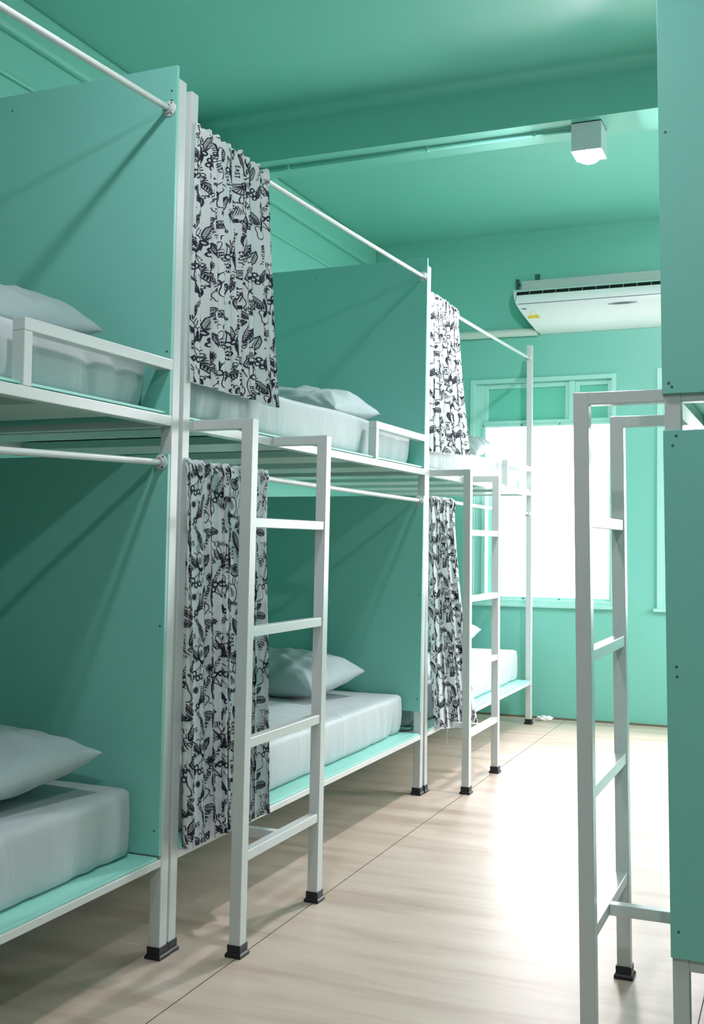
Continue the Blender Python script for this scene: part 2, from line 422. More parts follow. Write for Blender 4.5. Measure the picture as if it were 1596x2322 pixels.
def bunk(b, label, far_panel, notch, gx=True, lad=True):
    k = BK[b]; T = TF(b); L = k['L']; w = P_['w']
    root = empty('bunk_bed', (k['x'], k['y'], 0))
    tag(root, label, 'bunk bed', 'white framed bunk beds with mint end boards')
    y0, y1 = (-L, 0) if k['s'] < 0 else (0, L)
    D = -Wd if k['s'] < 0 else Wd          # inward direction of the bunk
    sg = -1 if k['s'] < 0 else 1
    fx = lambda d: sg*d                    # d metres in from the aisle face
    # posts
    for px in (0, Wd-w):
        for py in (y0, y1-w):
            o = MB().box((fx(px), py, .02), (fx(px+w), py+w, P_['zp']), T).build('post', M['white'], root, bevel=.002)
            foot(o, fx(px+w/2), py+w/2, T)
    # side rails and end rails of both decks
    for zt, zb, nm in ((P_['zuT'], P_['zuB'], 'upper'), (P_['zlT'], P_['zlB'], 'lower')):
        for px in (0, Wd-w):
            MB().box((fx(px), y0+w, zb), (fx(px+w), y1-w, zt), T).build('%s_side_rail' % nm, M['white'], root, bevel=.002)
        for py in (y0, y1-w):
            MB().box((fx(w), py+.001, zb), (fx(Wd-w), py+w-.001, zt), T).build('%s_end_rail' % nm, M['white'], root, bevel=.002)
        # cross slats
        for da, db in ((.27, .53), (.81, 1.07), (1.35, 1.61), (1.86, L-w-.004)):
            MB().box((fx(w), y1-db, zb+.001), (fx(Wd-w), y1-da, zt-.001), T).build('%s_slat' % nm, M['slat'], root, bevel=.002)
    e = .003
    MB().box((fx(.003), y0+w+e, P_['zlT']+.0004), (fx(Wd-.003), y1-w-.016, P_['zlT']+.0085), T).build('lower_deck_board', M['deck'], root, bevel=.001)
    MB().box((fx(.010), y0+w+e, P_['zuT']+.0045), (fx(Wd-.010), y1-w-.016, P_['zuT']+.0115), T).build('upper_deck_board', M['deck'], root, bevel=.001)
    # guard rail stub at the head end
    gy = P_['gy']; zg = P_['zgT']
    if gx:
        g = MB().box((fx(0), y1-gy, zg-.031), (fx(w), y1-w, zg), T).build('guard_rail', M['white'], root, bevel=.002)
        MB().box((fx(0), y1-gy, P_['zuT']), (fx(w), y1-gy+.028, zg-.031), T).build('guard_upright', M['white'], root, bevel=.002)
    th = .012
    if far_panel:
        ya = y1-w-th
        yb = y1-w-.0005
        up = [(fx(.001), 1.525), (fx(Wd+.003), 1.525), (fx(Wd+.003), 2.548), (fx(.001), 2.548)]
        panel(root, 'upper_end_board', up, T, ya, yb, [(-.018, 2.475), (-.018, 2.447), (-.014, 1.72), (-.6, 2.50), (-.95, 1.72)])
        if notch:
            lo = [(fx(.001), .392), (fx(.098), .392), (fx(.098), .293), (fx(Wd+.003), .293), (fx(Wd+.003), 1.408), (fx(.001), 1.408)]
        else:
            lo = [(fx(.001), .293), (fx(Wd+.003), .293), (fx(Wd+.003), 1.427), (fx(.001), 1.427)]
        panel(root, 'lower_end_board', lo, T, ya, yb, [(-.018, 1.39), (-.015, .938), (-.018, .45 if notch else .362), (-.9, .9)])
        ey = ya
    else:
        ey = y1-w
    if k['s'] < 0:
        rx = -.0243
        z1a, z1r = {'A': (2.345, 2.422), 'B': (2.402, 2.460), 'C': (2.376, 2.429)}[b]; z2a, z2r = {'A': (1.325, 1.4030), 'B': (1.402, 1.385), 'C': (1.402, 1.39)}[b]
        rod(root, T, rx, z1r, y0+w, ey-.004, [(y0+w, 1), (ey, -1)], sag=.003, z0=z1a)
        rod(root, T, rx, z2r, y0+w, ey-.004, [(y0+w, 1), (ey, -1)], sag=-.004 if b == 'A' else .002, z0=z2a)
        if lad:
            yn = y0+w+P_['g']
            ym, lx = ladder(root, T, yn, 1)
            MB().box((0, ym-.014, .2615), (lx-w+.003, ym+.014, .2895), T).build('ladder_brace', M['white'], root, bevel=.002)
    return root, T

bunk('A', 'nearest white steel bunk bed on the left, cut off by the photo edge', True, False, lad=False)
bunk('B', 'middle white steel bunk bed of the left row, with ladder and drawn patterned curtains', True, True)
bunk('C', 'farthest white steel bunk bed of the left row, beside the bright window', False, False)

# right bunk: its near end, boards, posts and ladder
k = BK['R']; T = TF('R'); w = P_['w']; L = k['L']
R = empty('bunk_bed', (k['x'], k['y'], 0))
tag(R, 'white steel bunk bed on the right of the aisle, seen end on behind mint boards', 'bunk bed', 'white framed bunk beds with mint end boards')
for px in (0, Wd-w):
    for py in (0, L-w):
        o = MB().box((px, py, .02), (px+w, py+w, P_['zp']), T).build('post', M['white'], R, bevel=.002)
        foot(o, px+w/2, py+w/2, T)
for zt, zb, nm in ((P_['zuT'], P_['zuB'], 'upper'), (P_['zlT']-.015, P_['zlB']-.029, 'lower')):
    for px in (0, Wd-w):
        MB().box((px, w, zb), (px+w, L-w, zt), T).build('%s_side_rail' % nm, M['white'], R, bevel=.002)
    for py in (0, L-w):
        MB().box((w, py+.001, zb), (Wd-w, py+w-.001, zt), T).build('%s_end_rail' % nm, M['white'], R, bevel=.002)
    for i in range(1, 4):
        yy = L*i/4
        MB().box((w, yy, zb+.001), (Wd-w, yy+.04, zt-.001), T).build('%s_slat' % nm, M['slat'], R, bevel=.002)
    MB().box((.004, w+.004, zt+.001), (Wd-.004, L-w-.004, zt+.009), T).build('%s_deck_board' % nm, M['deck'], R, bevel=.001)
    zz = P_['zgT']
MB().box((0, w, P_['zgT']-.031), (w, .63, P_['zgT']), T).build('guard_rail', M['white'], R, bevel=.002)
MB().box((0, .60, P_['zuT']), (w, .63, P_['zgT']-.031), T).build('guard_upright', M['white'], R, bevel=.002)
panel(R, 'upper_end_board', [(-.003, 1.5245), (Wd+.003, 1.5245), (Wd+.003, 2.548), (-.003, 2.548)], T, -.012, -.0005,
      [(.012, 1.548), (.019, 1.539), (.013, 2.125), (.5, 2.0)])
panel(R, 'lower_end_board', [(-.002, .262), (Wd+.003, .262), (Wd+.003, 1.441), (-.002, 1.441)], T, -.012, -.0005,
      [(.027, 1.428), (.019, 1.406), (.020, .908), (.021, .886), (.016, .321)])
ym, lx = ladder(R, T, .0, -1)
MB().box((-(lx-w+.003), .21-.014, .2615), (0, .21+.014, .2895), T).build('ladder_brace', M['white'], R, bevel=.002)
for z_ in (2.43, 1.385):
    rod(R, T, .0243, z_, w, L-w, [(w, 1), (L-w, -1)])

# ------------------------------------------------------------------ mattresses and pillows
def mattress(T, x0, x1, y0, y1, z0, z1, label, seed, dome=.006, bulge=0.006, rumple=1.0):
    """rounded slab with a fitted sheet; world positions through T"""
    nx, ny, nz = 30, 72, 12
    bm = bmesh.new()
    cx, cy, cz = (x0+x1)/2, (y0+y1)/2, (z0+z1)/2
    hx, hy, hz = abs(x1-x0)/2, abs(y1-y0)/2, (z1-z0)/2
    r = .024
    def pos(u, v, w_):
        # rounded-box: clamp to inner box, push out by r
        p = Vector((u*hx, v*hy, w_*hz)); q = Vector((max(-hx+r, min(hx-r, p.x)), max(-hy+r, min(hy-r, p.y)), max(-hz+r*.7, min(hz-r*.7, p.z))))
        d = p-q
        if d.length > 1e-9:
            m_ = max(abs(d.x), abs(d.y), abs(d.z)/.7)
            d = Vector((d.x, d.y, d.z/.7)).normalized()*m_ if m_ > 0 else d
            d.z *= .7
        return q+d
    def grid(f, n1, n2):
        V = [[None]*(n2+1) for _ in range(n1+1)]
        for i in range(n1+1):
            for j in range(n2+1):
                V[i][j] = f(-1+2*i/n1, -1+2*j/n2)
        return V
    verts = {}
    def vert(p):
        key = (round(p[0], 5), round(p[1], 5), round(p[2], 5))
        if key not in verts: verts[key] = bm.verts.new(key)
        return verts[key]
    ease = lambda t: math.sin(t*PI/2)*.35+t*.65
    for (f, a, b) in ((lambda u, v: pos(ease(u), ease(v), 1), nx, ny), (lambda u, v: pos(ease(u), ease(v), -1), nx, ny),
                      (lambda u, v: pos(1, ease(u), ease(v)), ny, nz), (lambda u, v: pos(-1, ease(u), ease(v)), ny, nz),
                      (lambda u, v: pos(ease(u), 1, ease(v)), nx, nz), (lambda u, v: pos(ease(u), -1, ease(v)), nx, nz)):
        G = grid(f, a, b)
        for i in range(a):
            for j in range(b):
                q = [vert(G[i][j]), vert(G[i+1][j]), vert(G[i+1][j+1]), vert(G[i][j+1])]
                q = list(dict.fromkeys(q))
                if len(q) >= 3:
                    try: bm.faces.new(q)
                    except ValueError: pass
    bmesh.ops.recalc_face_normals(bm, faces=bm.faces)
    for v in bm.verts:
        p = v.co.copy(); u, q, s = p.x/hx, p.y/hy, p.z/hz
        # slight crown, side bulge, folds of the sheet near the ends
        if s > .3: v.co.z += dome*(1-u*u)*(1-q**4)
        n1 = noise.noise(Vector((p.x*2.2+seed, p.y*2.2, p.z*2)))
        v.co.z += .005*n1*(1 if s > 0 else 0)*rumple
        side = max(0, abs(u)-.86)/.14
        v.co.x += math.copysign(1, u)*side*(bulge*(1-s*s))
        fold = noise.noise(Vector((p.y*17+seed*3, p.z*3.0+p.y*2, seed)))+.5*noise.noise(Vector((p.y*38, p.z*5+p.y*6, seed+9)))
        endw = .35+.65*min(1, max(0, abs(q)-.45)/.4)
        v.co.x -= math.copysign(1, u)*side*.009*rumple*endw*max(0, fold)*(1.2-.9*s)
        foldx = noise.noise(Vector((p.x*17+seed, p.z*3, seed+5)))
        v.co.y -= math.copysign(1, q)*(max(0, abs(q)-.95)/.05)*.005*max(0, foldx)*rumple
    me = bpy.data.meshes.new('mattress'); 
    for v in bm.verts: v.co = Vector(T(v.co.x+cx, v.co.y+cy, v.co.z+cz))
    org = Vector(T(cx, cy, z0))
    for v in bm.verts: v.co -= org
    bmesh.ops.recalc_face_normals(bm, faces=bm.faces)
    bm.to_mesh(me); bm.free()
    me.polygons.foreach_set('use_smooth', [True]*len(me.polygons))
    me.materials.append(M['sheet'])
    o = bpy.data.objects.new('mattress', me); o.location = org; COL.objects.link(o)
    tag(o, label, 'mattress', 'mattresses on the bunk decks')
    return o

def pillow(cx, cy, z, Lx, Ly, H, tilt, label, seed, rz=0.0, lift=0.0):
    """pillow lying on z; long side along x; tilt raises the far (+y) side; lift raises the aisle tip"""
    n, m_ = 64, 44
    top = []; bot = []
    rnd = lambda a, b, c: noise.noise(Vector((a, b, c+seed)))
    V = []; F = []
    def pt(u, v, s):
        # pinched corners
        e = 1-.10*(1-abs(v)**3)*0-.07*(1-u*u)**.5*0
        x = u*Lx/2*(1-.055*(1-(abs(v))**2.2)*abs(u)**3*.6)
        y = v*Ly/2*(1-.085*(1-(abs(u))**2.2)*abs(v)**3)
        h = ((1-abs(u)**3.0)*(1-abs(v)**2.4))
        h = max(0, h)**.50
        wr = .017*rnd(u*3.2, v*3.2, 1)*h**.5+.008*rnd(u*7, v*5, 2)*h**.5+.006*abs(rnd(u*4+v*3, v*9, 4))*h**.5
        # radial creases near corners
        a = math.atan2(abs(v)-1.05, abs(u)-1.05); rr = math.hypot(abs(u)-1, abs(v)-1)
        wr += .006*math.sin(a*14+seed)*max(0, 1-rr/.8)*h**.6
        if s > 0: zz = H*.62*h+wr
        else: zz = -H*.38*h+wr*.5
        return Vector((x, y, zz))
    for s in (1, -1):
        for i in range(n+1):
            for j in range(m_+1):
                u = -1+2*i/n; v = -1+2*j/m_
                u = math.sin(u*PI/2)*.6+u*.4; v = math.sin(v*PI/2)*.6+v*.4
                V.append(pt(u, v, s))
    K = (n+1)*(m_+1)
    for s in range(2):
        for i in range(n):
            for j in range(m_):
                a = s*K+i*(m_+1)+j
                q = (a, a+m_+1, a+m_+2, a+1)
                F.append(q if s == 0 else q[::-1])
    me = bpy.data.meshes.new('pillow')
    Rm = Matrix.Rotation(rz, 3, 'Z') @ Matrix.Rotation(tilt, 3, 'X')
    P = []
    for p in V:
        q = p.copy()
        q.z += lift*max(0, q.x/(Lx/2))**3
        P.append(Rm @ q)
    zmin = min(p.z for p in P)
    # settle: flatten the underside where it presses into the mattress
    for p in P:
        p.z -= zmin
        if p.z < .014: p.z = .004+p.z*.7
    me.from_pydata([tuple(p) for p in P], [], F)
    bm = bmesh.new(); bm.from_mesh(me); bmesh.ops.remove_doubles(bm, verts=bm.verts, dist=.0004); bmesh.ops.recalc_face_normals(bm, faces=bm.faces); bm.to_mesh(me); bm.free()
    me.polygons.foreach_set('use_smooth', [True]*len(me.polygons))
    me.materials.append(M['case'])
    o = bpy.data.objects.new('pillow', me); o.location = (cx, cy, z); COL.objects.link(o)
    tag(o, label, 'pillow', 'pillows on the bunk mattresses')
    return o

zl = P_['zlT']+.0088; zu = P_['zuT']+.0118
TA, TB, TC = TF('A'), TF('B'), TF('C')
mattress(TA, -.98, -.078, -2.0, -.068, zl, zl+.190, 'grey sheeted mattress on the lower deck of the nearest left bunk', 1)
mattress(TB, -.98, -.080, -2.0, -.072, zl, zl+.182, 'grey sheeted mattress on the lower deck of the middle bunk, behind the ladder', 2, rumple=1.5)
mattress(TC, -.98, -.085, -2.0, -.058, zl, zl+.196, 'white glaring mattress on the lower deck of the farthest left bunk', 3)
mattress(TA, -.98, -.070, -2.0, -.072, zu, zu+.158, 'crumpled grey mattress on the upper deck of the nearest left bunk', 4, bulge=.012, rumple=1.5)
mattress(TB, -.98, -.068, -2.0, -.076, zu, zu+.165, 'grey mattress on the upper deck of the middle bunk, under the short curtain', 5, bulge=.012, rumple=1.6)
mattress(TC, -.98, -.072, -2.0, -.060, zu, zu+.150, 'overexposed mattress on the upper deck of the farthest left bunk by the window', 6)
pillow(-2.14, 2.185, zl+.196, .64, .42, .165, math.radians(6), 'plump grey pillow on the lower mattress of the nearest left bunk', 1, lift=.02, rz=-.17)
pillow(-2.265, 4.250, zl+.190, .66, .40, .185, math.radians(8), 'grey pillow on the lower mattress of the middle bunk, seen through the ladder', 2, rz=-.20)
pillow(-2.33, 6.36, zl+.200, .64, .42, .16, math.radians(12), 'bright white pillow on the lower mattress of the farthest left bunk', 3)
pillow(-2.19, 2.205, zu+.159, .66, .40, .165, math.radians(4), 'grey pillow on the upper mattress of the nearest left bunk, above the guard rail', 4, lift=-.02, rz=-.12)
pillow(-2.215, 4.255, zu+.167, .68, .40, .175, math.radians(3), 'grey pillow on the upper mattress of the middle bunk, beside the curtain', 5, lift=-.01, rz=-.12)
pillow(-2.25, 6.36, zu+.158, .64, .42, .17, math.radians(14), 'pillow on the upper mattress of the farthest left bunk against the window glare', 6)

# ------------------------------------------------------------------ curtain print: strokes in cloth space (metres)
GL = {
 'A': [[(0,0),(.5,1),(1,0)],[(.2,.4),(.8,.4)]], 'B': [[(0,0),(0,1),(.7,1),(.85,.8),(.7,.55),(0,.55)],[(.7,.55),(.95,.3),(.75,0),(0,0)]],
 'C': [[(.9,.85),(.6,1),(.2,.9),(0,.5),(.2,.1),(.6,0),(.9,.15)]], 'E': [[(.85,1),(0,1),(0,0),(.85,0)],[(0,.52),(.65,.52)]],
 'H': [[(0,0),(0,1)],[(.9,0),(.9,1)],[(0,.5),(.9,.5)]], 'I': [[(.4,0),(.4,1)]], 'K': [[(0,0),(0,1)],[(.85,1),(0,.45),(.9,0)]],
 'L': [[(0,1),(0,0),(.8,0)]], 'N': [[(0,0),(0,1),(.85,0),(.85,1)]], 'O': [[(.5,1),(.1,.8),(0,.5),(.1,.2),(.5,0),(.9,.2),(1,.5),(.9,.8),(.5,1)]],
 'P': [[(0,0),(0,1),(.7,1),(.9,.78),(.7,.5),(0,.5)]], 'R': [[(0,0),(0,1),(.7,1),(.9,.78),(.7,.52),(0,.52)],[(.45,.52),(.95,0)]],
 'S': [[(.85,.85),(.5,1),(.1,.85),(.15,.6),(.75,.42),(.85,.18),(.45,0),(0,.15)]], 'T': [[(0,1),(1,1)],[(.5,1),(.5,0)]],
 'U': [[(0,1),(0,.25),(.3,0),(.6,0),(.9,.25),(.9,1)]], 'Y': [[(0,1),(.5,.5),(1,1)],[(.5,.5),(.5,0)]],
}
def word(txt, cx, cy, h, ang, w_=.0023):
    h *= 1.18
    S = []; adv = .0; tw = len(txt)*h*1.02
    for ch in txt:
        for pl in GL[ch]:
            S.append(([(adv+x*h*.78-tw/2, y*h-h/2) for x, y in pl], w_))
        adv += h*1.02
    ca, sa = math.cos(ang), math.sin(ang)
    # the aisle sees the back of the cloth, so the words run mirrored
    return [([(cx-(x*ca-y*sa), cy+(x*sa+y*ca)) for x, y in pl], w2) for pl, w2 in S]
def place(S, cx, cy, ang, sc=1.0):
    sc *= 1.24
    ca, sa = math.cos(ang), math.sin(ang)
    return [([(cx+sc*(x*ca-y*sa), cy+sc*(x*sa+y*ca)) for x, y in pl], w_*(.6+.4*sc)) for pl, w_ in S]
def ell(rx, ry, cx=0, cy=0, a0=0, a1=2*PI, n=22):
    return [(cx+rx*math.cos(a0+(a1-a0)*i/n), cy+ry*math.sin(a0+(a1-a0)*i/n)) for i in range(n+1)]
def turnip():
    S = [(ell(.021, .029), .0022), (ell(.018, .026, .0, .0, PI*.35, PI*1.25), .0065), (ell(.014, .021, .0, .002, PI*.30, PI*.8), .006)]
    for i in range(7): S.append(([(-.010+i*.0035, .010-abs(i-3)*.002), (-.009+i*.003, -.016+abs(i-3)*.002)], .0013))
    S += [([(.0, -.027), (-.004, -.038), (-.002, -.050)], .0022), ([(.006, -.026), (.007, -.040), (.003, -.054)], .0020), ([(-.008, -.026), (-.018, -.036), (-.026, -.034)], .0018)]
    return S
def pod():
    S = []
    up = [(-.032, 0), (-.018, .008), (.0, .0105), (.018, .008), (.032, 0)]
    dn = [(-.032, 0), (-.018, -.007), (.0, -.009), (.018, -.007), (.032, 0)]
    S += [(up, .003), (dn, .0022), ([(-.03, .001), (0, .006), (.03, .001)], .0035)]
    for i in range(9): S.append(([(-.024+i*.006, .006), (-.020+i*.006, -.006)], .0020))
    return S
def cherries():
    S = [(ell(.0062, .0062, -.012, .010, n=14), .0036), (ell(.0062, .0062, .002, .016, n=14), .0036), (ell(.006, .006, .013, .008, n=14), .0034)]
    S += [([(-.012, .004), (.001, -.012), (.004, -.022)], .0016), ([(.003, .010), (.004, -.010), (.004, -.022)], .0016), ([(.013, .002), (.007, -.010), (.004, -.022)], .0016)]
    return S
def leaf(dark=1):
    S = [([(-.026, 0), (-.010, .010), (.012, .010), (.028, 0), (.012, -.009), (-.010, -.009), (-.026, 0)], .0022), ([(-.026, 0), (.028, 0)], .0015)]
    for i in range(7):
        x = -.018+i*.006
        S.append(([(x, 0), (x+.006, .0075)], .0030 if dark else .0012)); S.append(([(x, 0), (x+.006, -.0065)], .0018 if dark else .0012))
    return S
def onionstalk():
    S = []
    for a in (-.5, -.2, .1, .4):
        S.append(([(0, 0), (.014*math.sin(a)+.002, .016), (.032*math.sin(a), .034+.004*a)], .0034))
    S += [(ell(.007, .005, 0, -.003, n=12), .004), ([(0, -.008), (-.003, -.018)], .0016)]
    return S
def burst():
    S = [(ell(.0035, .0035, n=10), .005)]
    for i in range(12):
        a = i*PI/6; S.append(([(.004*math.cos(a), .004*math.sin(a)), (.0115*math.cos(a), .0115*math.sin(a))], .0024))
    S.append(([(.008, -.010), (.014, -.018), (.012, -.024)], .0014))
    return S
def shell():
    S = [(ell(.020, .015, 0, 0, -.1, PI+.1, 16), .0032), ([(-.020, 0), (-.006, -.010), (.006, -.010), (.020, 0)], .0024)]
    for i in range(8):
        a = .25+i*(PI-.5)/7; S.append(([(0, -.008), (.0185*math.cos(a), .0145*math.sin(a))], .0019))
    S.append((ell(.006, .004, .0, -.012, n=10), .003))
    return S
def cloud():
    pts = []
    for i in range(29):
        a = 2*PI*i/28; r = .020*(1+.16*math.sin(3*a+.7)+.09*math.sin(5*a)); pts.append((r*math.cos(a)*.75, r*math.sin(a)*1.25))
    return [(pts, .0021), (ell(.0012, .0012, .003, -.004, n=6), .002)]
def bug():
    S = [(ell(.010, .006, 0, 0, n=14), .0016), (ell(.004, .004, .009, 0, n=10), .0016), (ell(.012, .005, -.006, .008, n=14), .0013), (ell(.012, .005, -.006, -.008, n=14), .0013)]
    for x in (-.004, .0, .004): S.append(([(x, -.005), (x+.002, .005)], .0012))
    return S
def stick():
    return [([(-.014, 0), (.008, 0)], .0020), (ell(.0035, .0028, .010, 0, n=10), .003)]
TW, TH = .34, .305
def tile():
    S = []
    S += place(turnip(), .060, .235, .25, 1.0); S += place(cloud(), .115, .240, .2, 1.0)
    S += word('TURNIP', .018, .225, .0115, 1.2); S += place(burst(), .030, .172, 0, 1.1)
    S += place(shell(), .075, .150, .5, 1.1); S += word('ONION', .105, .110, .0120, -1.0)
    S += word('EAST', .066, .092, .0095, 1.5); S += place(pod(), .085, .050, 1.15, 1.0)
    S += word('BACK', .050, .030, .0110, 1.45); S += place(leaf(), .120, .015, .1, 1.0)
    S += word('SHELL', .150, .060, .0125, .05); S += place(bug(), .150, .095, 1.2, 1.2)
    S += place(bug(), .132, .118, .3, .9); S += place(stick(), .160, .192, 0, 1.1); S += place(stick(), .128, .182, .6, .9)
    S += word('CERASUS', .160, .150, .0105, 1.1); S += place(cherries(), .160, .215, 2.6, 1.1)
    S += place(onionstalk(), .195, .285, -2.3, 1.0); S += word('CHERRY', .205, .020, .0115, -.9)
    S += place(leaf(), .225, .050, 1.0, 1.1); S += place(turnip(), .222, .120, -.35, .9)
    S += place(cherries(), .200, .175, .4, 1.1); S += word('LEEK', .235, .185, .0115, .9)
    S += place(pod(), .245, .235, 2.0, 1.0); S += word('ROOT', .215, .250, .0105, 1.5)
    S += place(shell(), .285, .270, -1.0, 1.0); S += place(burst(), .275, .210, 0, .9)
    S += word('ONION', .300, .160, .0120, 1.9); S += place(cherries(), .270, .085, -.6, 1.1)
    S += place(onionstalk(), .305, .100, .6, 1.0); S += word('TURNIP', .290, .035, .0110, -1.3)
    S += place(leaf(0), .318, .060, 1.9, .9); S += place(leaf(), .320, .215, .8, 1.0); S += place(stick(), .255, .005, 1.2, 1.0)
    S += place(leaf(), .010, .120, 2.1, .9); S += word('BASIL', .012, .060, .0100, 1.2); S += place(cloud(), .006, .270, -.4, .8)
    S += place(stick(), .04, .292, .4, 1.0); S += place(leaf(), .100, .292, -.6, .8)
    S += word('SHELL', .040, .205, .0095, -.6); S += word('CHER', .190, .135, .0100, .4); S += word('EAST', .262, .135, .0095, -1.4)
    S += word('ROOT', .075, .268, .0095, -.2); S += word('BACK', .310, .245, .0095, .5); S += place(stick(), .235, .150, 2.2, .9)
    S += place(burst(), .185, .235, .3, .8); S += place(stick(), .095, .190, -1.0, .9); S += place(leaf(0), .030, .020, .3, .8)
    S += place(cherries(), .335, .130, 1.4, .9); S += place(pod(), .180, .115, .8, .8)
    return S
TW, TH = TW*.84, TH*.90
TILE = [([(x*.84, y*.90) for x, y in pl], w_*1.08) for pl, w_ in tile()]

def curtain(label, ya, yb, yc, yd, zt, zb0, zb1, xt, xb, N, amp0, amp1, seed, T0=None, cling=0.0, flare=0.0):
    """ya..yb = extent along the rod at the top, yc..yd at the hem; zb0/zb1 hem height at its two sides"""
    rs = np.random.RandomState(seed)
    ph = rs.uniform(0, 6.28, 8)
    H = zt-(zb0+zb1)/2
    wtop = yb-ya
    per = (wtop/N)
    Ls = wtop*2.05                                     # cloth length
    def surf(s, v):
        s = np.asarray(s, float); v = np.asarray(v, float)
        t = np.clip(s/Ls, -.02, 1.02)
        vv = np.clip(v, 0, None); q = np.clip(vv/H, 0, 1.05)
        z_b = zb0+(zb1-zb0)*t
        z = zt-vv*(zt-z_b)/H
        y0 = ya+(yc-ya)*q**1.3; y1 = yb+(yd-yb)*q**1.6
        th = 2*PI*N*(t+.016*np.sin(2*PI*t*2.3+ph[0])+.010*np.sin(2*PI*t*5.1+ph[1]))
        th = th+q*.9*np.sin(2*PI*t*1.6+ph[2])
        am = amp0+(amp1-amp0)*np.clip(q*2.2, 0, 1)
        am = am*(1+.35*np.sin(2*PI*t*3.3+ph[3]+q*1.2))
        y = y0+(y1-y0)*t+.30*per*np.sin(2*th)*np.clip(.35+q*.5, 0, .8)
        x = xt+(xb-xt)*q**1.5+am*np.sin(th)+.35*am*np.sin(2*th+ph[4])
        # rod pocket and ruffled head
        hd = np.exp(-(vv/.035)**2)
        x = x+hd*.0045*np.sin(th*3.1+ph[5]); y = y+hd*.0030*np.sin(th*2.7+ph[6])
        pk = np.exp(-((vv-.026)/.014)**2)
        x = x+pk*.004
        z = z+hd*(.0032*np.sin(th*3.3+ph[7])+.002*np.sin(th*7.1+ph[5]))
        # hem gets lifted and wavy
        z = z+np.clip(q-.85, 0, .2)/.15*.006*np.sin(th*1.0+ph[3])
        # back layer of the pocket (negative v): goes over the rod and down behind it
        neg = v < 0
        d = -v
        arc = np.clip(d/.02, 0, 1)*PI
        x = np.where(neg, x-.013*(1-np.cos(arc)), x)
        z = np.where(neg, z+.006*np.sin(arc)-np.clip(d-.012, 0, None), z)
        P = np.stack([x, y, z], -1)
        return P
    def nrm(s, v):
        e = .0008
        a = surf(s+e, v)-surf(s-e, v); b = surf(s, np.maximum(v+e, 0))-surf(s, np.maximum(v-e, 0))
        n = np.cross(a, b); n /= np.linalg.norm(n, axis=-1, keepdims=True)+1e-12
        return n
    ns = int(Ls/.0028); 
    vrow = np.concatenate([np.linspace(-.045, 0, 8)[:-1], np.linspace(0, .06, 9)[:-1], np.linspace(.06, H, int(H/.016))])
    nv = len(vrow)
    S, Vv = np.meshgrid(np.linspace(0, Ls, ns), vrow)
    G = surf(S, Vv).reshape(-1, 3)
    idx = np.arange(nv*ns).reshape(nv, ns)
    F = np.stack([idx[:-1, :-1], idx[1:, :-1], idx[1:, 1:], idx[:-1, 1:]], -1).reshape(-1, 4)
    # hem band fold at the bottom is drawn by a doubled edge; now the printed motifs
    PS = []; PV = []; PF = []; base = 0
    i0 = -1; i1 = int(Ls/TW)+2; j1 = int(H/TH)+2
    ox, oy = rs.uniform(0, TW), rs.uniform(0, TH)
    for i in range(i0, i1):
        for j in range(-1, j1):
            dx, dy = i*TW+ox-TW*.5, j*TH+oy-TH*.5
            for pl, wd in TILE:
                pts = np.array(pl)+(dx, dy)
                if pts[:, 0].max() < .004 or pts[:, 0].min() > Ls-.004 or pts[:, 1].max() < .004 or pts[:, 1].min() > H-.004: continue
                # cloth v runs downwards
                # resample
                seg = np.linalg.norm(np.diff(pts, axis=0), axis=1); L_ = seg.sum()
                m_ = max(2, int(L_/.0035)+1)
                tt = np.linspace(0, L_, m_); cs = np.concatenate([[0], np.cumsum(seg)])
                q = np.stack([np.interp(tt, cs, pts[:, 0]), np.interp(tt, cs, pts[:, 1])], -1)
                d = np.gradient(q, axis=0); d /= np.linalg.norm(d, axis=1, keepdims=True)+1e-12
                n2 = np.stack([-d[:, 1], d[:, 0]], -1)
                taper = np.ones(m_); 
                if m_ > 4: taper[0] = taper[-1] = .6
                cols = (-1, 1) if wd < .0026 else (-1, 0, 1)
                c = len(cols)
                Q = np.stack([q+n2*(wd/2*k_*taper)[:, None] for k_ in cols], 1).reshape(-1, 2)
                ok = (Q[:, 0] > .001) & (Q[:, 0] < Ls-.001) & (Q[:, 1] > .001) & (Q[:, 1] < H-.002)
                for r_ in range(m_-1):
                    for k_ in range(c-1):
                        a = r_*c+k_
                        f = (a, a+1, a+c+1, a+c)
                        if all(ok[list(f)]): PF.append([base+x_ for x_ in f])
                PS.append(Q); base += len(Q)
    Q = np.concatenate(PS)
    P0 = surf(Q[:, 0], Q[:, 1]); Nn = nrm(Q[:, 0], Q[:, 1])
    PF = np.array(PF)
    nG = len(G); nQ = len(Q)
    V = np.concatenate([G, P0+Nn*.0012, P0-Nn*.0012])
    Fa = np.concatenate([F, PF+nG, PF[:, ::-1]+nG+nQ])
    org = np.array([xt, (ya+yb)/2, zt])
    me = bpy.data.meshes.new('curtain')
    V = (V-org).astype(np.float32)
    me.vertices.add(len(V)); me.vertices.foreach_set('co', V.ravel())
    nf = len(Fa)
    me.loops.add(nf*4); me.loops.foreach_set('vertex_index', Fa.astype(np.int32).ravel())
    me.polygons.add(nf); me.polygons.foreach_set('loop_start', np.arange(0, nf*4, 4, dtype=np.int32))
    mi = np.zeros(nf, np.int32); mi[len(F):] = 1
    me.materials.append(M['cloth']); me.materials.append(M['print'])
    me.polygons.foreach_set('material_index', mi)
    sm = np.ones(nf, bool); me.polygons.foreach_set('use_smooth', sm)
    me.update(calc_edges=True); me.validate()
    o = bpy.data.objects.new('curtain', me); o.location = org; COL.objects.link(o)
    tag(o, label, 'curtain', 'white curtains printed with black vegetables and words')
    return o, surf, Ls, H

